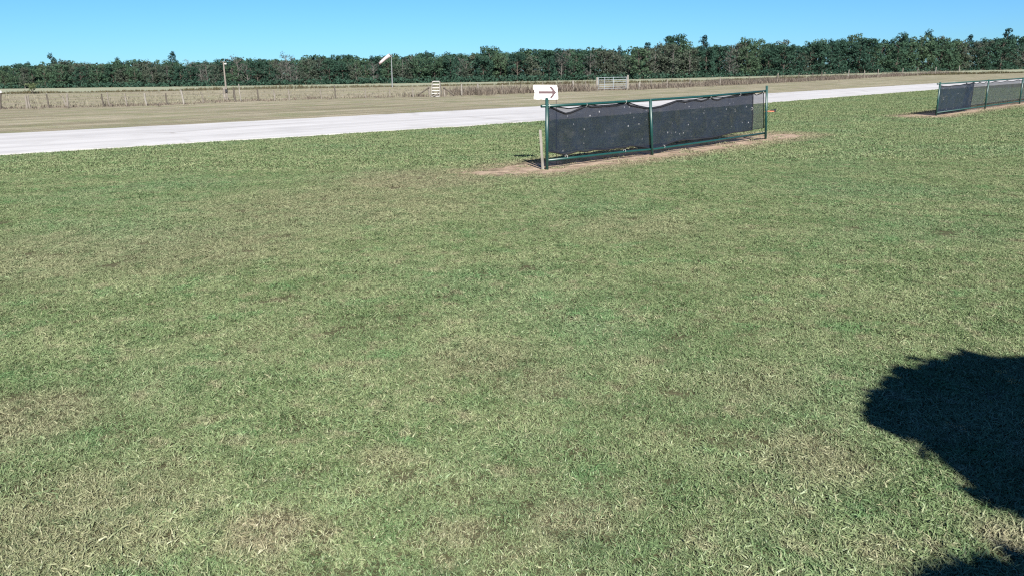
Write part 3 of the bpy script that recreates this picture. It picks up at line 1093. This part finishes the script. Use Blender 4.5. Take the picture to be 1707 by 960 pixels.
tp = Z5([(466, 366), (500, 374), (560, 374), (640, 362), (690, 362), (740, 348), (800, 344), (852, 330)])
bt = Z5([(408, 690), (500, 680), (600, 665), (700, 648), (803, 628)])
fo, T, Bt, LE, RE = B2.fabric('mesh_panel', tp, bt, -.03, mesh_fabric('navy_mesh_fabric', .90, True, (0.007, 0.012, 0.021)), 60, 10, .008, 8)
fo['label'] = 'dense dark navy mesh sheet'
B2.hem(T, fo, .013); B2.hem(Bt, fo, .013); B2.hem(LE, fo, .02); B2.hem(RE, fo, .013)
for i in range(len(spos) - 1):
    s0 = 3.2 if i == 0 else spos[i] + .02
    s1 = spos[i + 1] - .02
    v, f, T, Bt = [], [], [], []
    n = 40
    for k in range(n):
        u = k / (n - 1); s = s0 + (s1 - s0) * u
        sag = .05 * abs(math.sin(u * math.pi * 3.0 + i)) + .02
        for j in range(6):
            t_ = j / 5
            z = (1.10 - sag) * (1 - t_) + .20 * t_
            v.append(FD * s + np.array([0, 0, z]) + B2.n * (-.04 + .012 * math.sin(s * 6 + j)))
        T.append(v[-6]); Bt.append(v[-1])
    for k in range(n - 1):
        for j in range(5):
            a = k * 6 + j
            f.append((a, a + 1, a + 7, a + 6))
    p = mesh_obj('thin_mesh_panel', v, f, fab_far, fb, True)
    B2.hem(T, p, .012); B2.hem(Bt, p, .012)

# ------------------------------------------------------------------ arrow sign and stake
YSn = 15.05
m = NT('sign_white')
n = m.noise(m.obj(), 9, 4)
sign_white = m.done(m.principled(m.mix(n, (0.74, 0.74, 0.73), (0.82, 0.82, 0.81)), .45))
arrow_red = painted('faded_arrow_red', (0.072, 0.042, 0.046), .6, 0, .25, 30)


def Z2(pts, Y=YSn):
    return [at(870 + x / 13.71, 130 + y / 13.71, Y) for x, y in pts]


sg0 = at(909, 167, YSn)
sg = empty('arrow_sign', (sg0[0], YSn, 0), 'white board sign with a faded red arrow pointing right, on thin rods', 'sign')
so = np.array([sg0[0], YSn, 0])
outl = Z2([(262, 172), (440, 172), (620, 172), (800, 178), (812, 260), (822, 380), (827, 495), (700, 500), (600, 503), (520, 500), (440, 492), (370, 499), (275, 490), (276, 430), (292, 385), (296, 340), (286, 300), (268, 270)])
n_ = len(outl)
v = [p - so for p in outl] + [p - so + np.array([0, .012, 0]) for p in outl]
f = [tuple(range(n_))[::-1], tuple(range(n_, 2 * n_))] + [(i, (i + 1) % n_, n_ + (i + 1) % n_, n_ + i) for i in range(n_)]
bd = mesh_obj('board', v, f, sign_white, sg)
ar = Z2([(385, 308), (740, 308), (740, 368), (385, 368)])
h1 = Z2([(622, 214), (668, 192), (786, 337), (726, 337)])
h2 = Z2([(726, 337), (786, 337), (684, 474), (638, 454)])
mb = MB()
for k, q in enumerate((ar, h1, h2)):
    yo = -.004 - .0006 * k
    v = [p - so + np.array([0, yo, 0]) for p in q] + [p - so + np.array([0, .002, 0]) for p in q]
    mb.add(v, [(3, 2, 1, 0), (4, 5, 6, 7), (0, 1, 5, 4), (1, 2, 6, 5), (2, 3, 7, 6), (3, 0, 4, 7)])
mb.build('arrow', arrow_red, bd)
rod_mat = painted('rusty_rod', (0.10, 0.085, 0.075), .6, .5)
for zx in (560, 788):
    p = Z2([(zx, 470)])[0] - so
    MB().tube([(p[0], .018, -.2), (p[0], .018, p[2] + .15)], .007, 8).build('rod', rod_mat, sg)

skb = ground(905.5, 283)
sk = MB()
tp_ = at(900.6, 217, skb[1]) - np.array([skb[0], skb[1], 0])
sk.beam((0, 0, -.1), tuple(tp_), .048, .022)
so_ = sk.build('wooden_stake', timber('stake_wood', (0.10, 0.093, 0.080), (0.20, 0.188, 0.168)), bevel=.002)
so_.location = (skb[0], skb[1], 0)
tag(so_, 'leaning weathered wooden stake beside the left post of near barrier', 'stake')

# ------------------------------------------------------------------ tree to the right that shades the lawn
rng = np.random.default_rng(33)
tdir = np.array([to_sun.x, to_sun.y, to_sun.z]) / to_sun.z           # per metre of height


def inside(poly, x, y):
    c = False
    for i in range(len(poly)):
        x1, y1 = poly[i]; x2, y2 = poly[i - 1]
        if (y1 > y) != (y2 > y) and x < (x2 - x1) * (y - y1) / (y2 - y1) + x1: c = not c
    return c


shade1 = [(1446, 702), (1460, 672), (1476, 640), (1496, 618), (1545, 614), (1566, 597), (1610, 590), (1650, 594), (1690, 600), (1760, 596), (1900, 600), (2100, 640), (2150, 800), (1900, 930), (1720, 868), (1660, 832), (1600, 792), (1540, 738), (1490, 716)]
shade2 = [(1520, 990), (1560, 960), (1620, 950), (1680, 952), (1750, 936), (1900, 970), (1950, 1150), (1480, 1150)]
tb = np.array([4.7, -2.3, 0])
ot = empty('shade_tree', tuple(tb), 'leafy tree beside the viewer whose crown shades the lawn at lower right', 'tree')
v, f = [], []
ends = []
for poly, n, zlo, zhi in ((shade1, 5200, 2.7, 3.7), (shade2, 1500, 2.9, 3.8)):
    P2 = [tuple(ground(*p)[:2]) for p in poly]
    xs = [p[0] for p in P2]; ys = [p[1] for p in P2]
    k = 0
    while k < n:
        x, y = rng.uniform(min(xs), max(xs)), rng.uniform(min(ys), max(ys))
        jx, jy = rng.normal(0, .02 if rng.random() < .75 else .05, 2)
        if not inside(P2, x, y): continue
        x += jx; y += jy
        z = rng.uniform(zlo, zhi)
        q = np.array([x, y, 0]) + tdir * z - tb
        nrm = rng.normal(size=3) + np.array([0, 0, .8]); nrm /= np.linalg.norm(nrm)
        a = np.cross(nrm, rng.normal(size=3)); a /= np.linalg.norm(a)
        b = np.cross(nrm, a)
        s = .05 + .04 * rng.random()
        i0 = len(v)
        v += [q - a * s, q + b * s * .55, q + a * s, q - b * s * .55]
        f.append((i0, i0 + 1, i0 + 2, i0 + 3))
        if k % 90 == 0: ends.append(q)
        k += 1
# the rest of the crown, higher and farther to the right
cl = []
for _ in range(70):
    d = rng.normal(size=3); d /= np.linalg.norm(d)
    cl.append((np.array([3.1, -1.6, 5.2]) + d * np.array([1.9, 2.0, 1.3]) * (0.5 + .5 * rng.random()), .5 + .3 * rng.random()))
v2, f2_ = leaf_cloud(rng, cl, 70, .16)
k0 = len(v)
v += v2; f += [tuple(i + k0 for i in q) for q in f2_]
mesh_obj('crown', v, f, foliage_mat('shade_tree_leaves', (0.035, 0.065, 0.025), (0.055, 0.085, 0.035)), ot)
mb = MB()
fork = np.array([0, 0, 2.0])
mb.tube([(0, 0, -.1), (0.03, .02, 1.0), fork, (.3, -.3, 3.4), (1.2, -1.0, 5.2)], [.21, .17, .15, .11, .05], 10)
for e_ in ends[::3]:
    midp = fork * .45 + e_ * .55 + np.array([0, 0, .15])
    mb.tube([fork, midp, e_], [.06, .03, .008], 6)
mb.build('trunk', bark_dark, ot)

# ------------------------------------------------------------------ turf
m = NT('turf_blades')
g, bare, flat = lawn_colour(m)
r = m.attr('rnd')
inst = m.rand()
g = m.mix(m.math('MULTIPLY', m.ramp(r, .78, 1.0), .7), g, (0.250, 0.240, 0.150))
g = m.mix(m.math('MULTIPLY', m.ramp(r, .0, .35, 1, 0), .55), g, (0.034, 0.066, 0.026))
g = m.mix(m.math('MULTIPLY', m.ramp(inst, .55, 1.0), .30), g, (0.178, 0.222, 0.112))
g = m.mix(m.math('MULTIPLY', m.ramp(r, 1.2, 1.4), .6), g, (0.070, 0.145, 0.056))
turf_mat = m.done(m.leafy(g, .15, .02))


def tuft(name, seed, nb_, rad, lmin, lmax, wid, flatn, lush=False):
    rng = np.random.default_rng(seed)
    v, f, att = [], [], []
    for _ in range(nb_):
        rr = rad * math.sqrt(rng.random()); q = rng.uniform(0, 6.28)
        b = np.array([rr * math.cos(q), rr * math.sin(q), -.001])
        h = rng.uniform(0, 6.28)
        L = rng.uniform(lmin, lmax)
        el = math.radians(rng.uniform(*flatn))
        d = np.array([math.cos(h), math.sin(h), 0])
        s = np.array([-math.sin(h), math.cos(h), 0]) * wid * rng.uniform(.65, 1.25)
        s = s + np.array([0, 0, rng.normal(0, .45)]) * wid
        p1 = b + d * L * .45 * math.cos(el) + np.array([0, 0, L * .45 * math.sin(el)])
        el2 = el - math.radians(rng.uniform(5, 60))
        p2 = p1 + d * L * .55 * math.cos(el2) + np.array([0, 0, L * .55 * math.sin(el2)])
        p2[2] = max(p2[2], .006 + .006 * rng.random())
        k = len(v)
        v += [b - s * .7, b + s * .7, p1 + s, p1 - s, p2]
        f += [(k, k + 1, k + 2, k + 3), (k + 3, k + 2, k + 4)]
        att += [1.5 if lush else rng.random()] * 5
    me = bpy.data.meshes.new(name)
    me.from_pydata([tuple(p) for p in v], [], f)
    a = me.attributes.new('rnd', 'FLOAT', 'POINT')
    a.data.foreach_set('value', att)
    me.materials.append(turf_mat)
    return bpy.data.objects.new(name, me)


tufts = [tuft('grass_tuft', 50 + i, 150, .075, .013, .036, .0015, (4, 52)) for i in range(6)]
tufts += [tuft('grass_tuft_wide', 70 + i, 90, .17, .03, .06, .0040, (15, 60)) for i in range(4)]

tufts += [tuft('weed_clump', 90 + i, 44, .060, .022, .045, .0022, (8, 50), True) for i in range(2)]

near_np = np.asarray(resample(near_edge, 200))


def lawn_ok(P2):
    """keep points on the viewer's side of the runway"""
    d = ((P2[:, None, :] - near_np[None, ::4, :]) ** 2).sum(2)
    j = d.argmin(1) * 4
    j = np.clip(j, 0, 198)
    t = near_np[np.clip(j + 1, 0, 199)] - near_np[np.clip(j - 1, 0, 199)]
    w = P2 - near_np[j]
    return (t[:, 0] * w[:, 1] - t[:, 1] * w[:, 0]) < 0.02 + RNG.normal(0, .10, len(P2))


def segd(P2, a, b):
    a, b = np.asarray(a)[:2], np.asarray(b)[:2]
    ab = b - a
    t = np.clip(((P2 - a) @ ab) / (ab @ ab), 0, 1)
    return np.linalg.norm(P2 - a - t[:, None] * ab, axis=1)


pts, idx, scl = [], [], []
for y0, y1, dens, kinds, s0 in ((1.2, 5, 300, (0, 6), 1.0), (5, 9, 230, (0, 6), 1.05), (9, 15, 170, (0, 6), 1.25), (15, 26, 60, (6, 10), .85), (26, 64, 24, (6, 10), 1.0), (1.2, 7, 8, (10, 12), 1.0), (7, 15, 4, (10, 12), 1.1)):
    wl, wr = -.74 * y1 - 1.0, .74 * y1 + 1.0
    cell = 1.0 / math.sqrt(dens)
    gx, gy = np.meshgrid(np.arange(wl, wr, cell), np.arange(y0, y1, cell))
    P2 = np.stack([gx.ravel(), gy.ravel()], 1)
    P2 = P2 + RNG.uniform(-.75, .75, P2.shape) * cell
    keep = np.abs(P2[:, 0]) < .72 * P2[:, 1] + 1.2
    P2 = P2[keep]
    if y1 > 15:
        P2 = P2[np.concatenate([lawn_ok(c) for c in np.array_split(P2, 8)])]
    side = np.array([-.16, .18])
    d1 = segd(P2, (BA - BD * .2)[:2] + side, (BC + BD * .9)[:2] + side)
    d2 = segd(P2, (FA - FD * .5)[:2] + side, (FA + FD * 26)[:2] + side)
    d3 = segd(P2, BA[:2], ground(815, 290)[:2]) + .36
    d = np.minimum(np.minimum(d1, d2), d3) + RNG.normal(0, .10, len(P2))
    dn = d + .22 * np.sin(P2[:, 0] * 3.1) * np.sin(P2[:, 1] * 2.7 + 1)
    P2 = P2[RNG.random(len(P2)) < np.clip((dn - .58) / .55, .05, 1)]
    thin = np.ones(len(P2))
    for px, py, r, s in WEAR:
        c = ground(px, py)[:2]
        dd = np.linalg.norm(P2 - c, axis=1) / r
        thin *= 1 - .55 * s * np.clip(1.1 - dd, 0, 1)
    if y1 <= 15 and kinds[0] == 0:
        for _ in range(int(70 * (y1 - y0) / 4)):
            c = np.array([RNG.uniform(wl, wr), RNG.uniform(y0, y1)])
            r = RNG.uniform(.05, .16) * (1 + y0 * .08)
            thin *= 1 - RNG.uniform(.45, .9) * np.clip(1.6 - 1.6 * np.linalg.norm((P2 - c) * (1, 1.2), axis=1) / r, 0, 1)
    P2 = P2[RNG.random(len(P2)) < thin]
    pts.append(P2)
    idx.append(RNG.integers(kinds[0], kinds[1], len(P2)))
    hs = 1 + .18 * np.sin(P2[:, 0] * 2.1 + np.sin(P2[:, 1] * 1.7) * 1.5) * np.sin(P2[:, 1] * 2.6 + 1)
    scl.append(s0 * hs * RNG.uniform(.6, 1.45, len(P2)))
pts = np.concatenate(pts); idx = np.concatenate(idx); scl = np.concatenate(scl)
me = bpy.data.meshes.new('grass')
me.vertices.add(len(pts))
co = np.zeros((len(pts), 3), np.float32); co[:, :2] = pts
me.vertices.foreach_set('co', co.ravel())
a = me.attributes.new('idx', 'INT', 'POINT'); a.data.foreach_set('value', idx.astype(np.int32))
a = me.attributes.new('scl', 'FLOAT', 'POINT'); a.data.foreach_set('value', scl.astype(np.float32))
a = me.attributes.new('rot', 'FLOAT_VECTOR', 'POINT')
rv = np.zeros((len(pts), 3), np.float32); rv[:, 2] = RNG.uniform(0, 6.283, len(pts)); rv[:, :2] = RNG.normal(0, .02, (len(pts), 2))
a.data.foreach_set('vector', rv.ravel())
me.materials.append(turf_mat)
grass = bpy.data.objects.new('grass', me)
COL.objects.link(grass)
tag(grass, 'short mown grass blades covering the lawn', 'grass', kind='stuff')
ng = bpy.data.node_groups.new('grass_tufts', 'GeometryNodeTree')
ng.interface.new_socket('Geometry', in_out='INPUT', socket_type='NodeSocketGeometry')
ng.interface.new_socket('Geometry', in_out='OUTPUT', socket_type='NodeSocketGeometry')
gi = ng.nodes.new('NodeGroupInput'); go = ng.nodes.new('NodeGroupOutput')
iop = ng.nodes.new('GeometryNodeInstanceOnPoints')
join = ng.nodes.new('GeometryNodeJoinGeometry')
for t in reversed(tufts):
    oi = ng.nodes.new('GeometryNodeObjectInfo')
    oi.inputs['Object'].default_value = t
    oi.inputs['As Instance'].default_value = True
    ng.links.new(oi.outputs['Geometry'], join.inputs[0])


def named(n, dt):
    a = ng.nodes.new('GeometryNodeInputNamedAttribute')
    a.data_type = dt
    a.inputs['Name'].default_value = n
    return a.outputs['Attribute']


ng.links.new(gi.outputs[0], iop.inputs['Points'])
ng.links.new(join.outputs[0], iop.inputs['Instance'])
iop.inputs['Pick Instance'].default_value = True
ng.links.new(named('idx', 'INT'), iop.inputs['Instance Index'])
ng.links.new(named('rot', 'FLOAT_VECTOR'), iop.inputs['Rotation'])
ng.links.new(named('scl', 'FLOAT'), iop.inputs['Scale'])
ng.links.new(iop.outputs[0], go.inputs[0])
md = grass.modifiers.new('tufts', 'NODES')
md.node_group = ng
print('GRASS', len(pts))
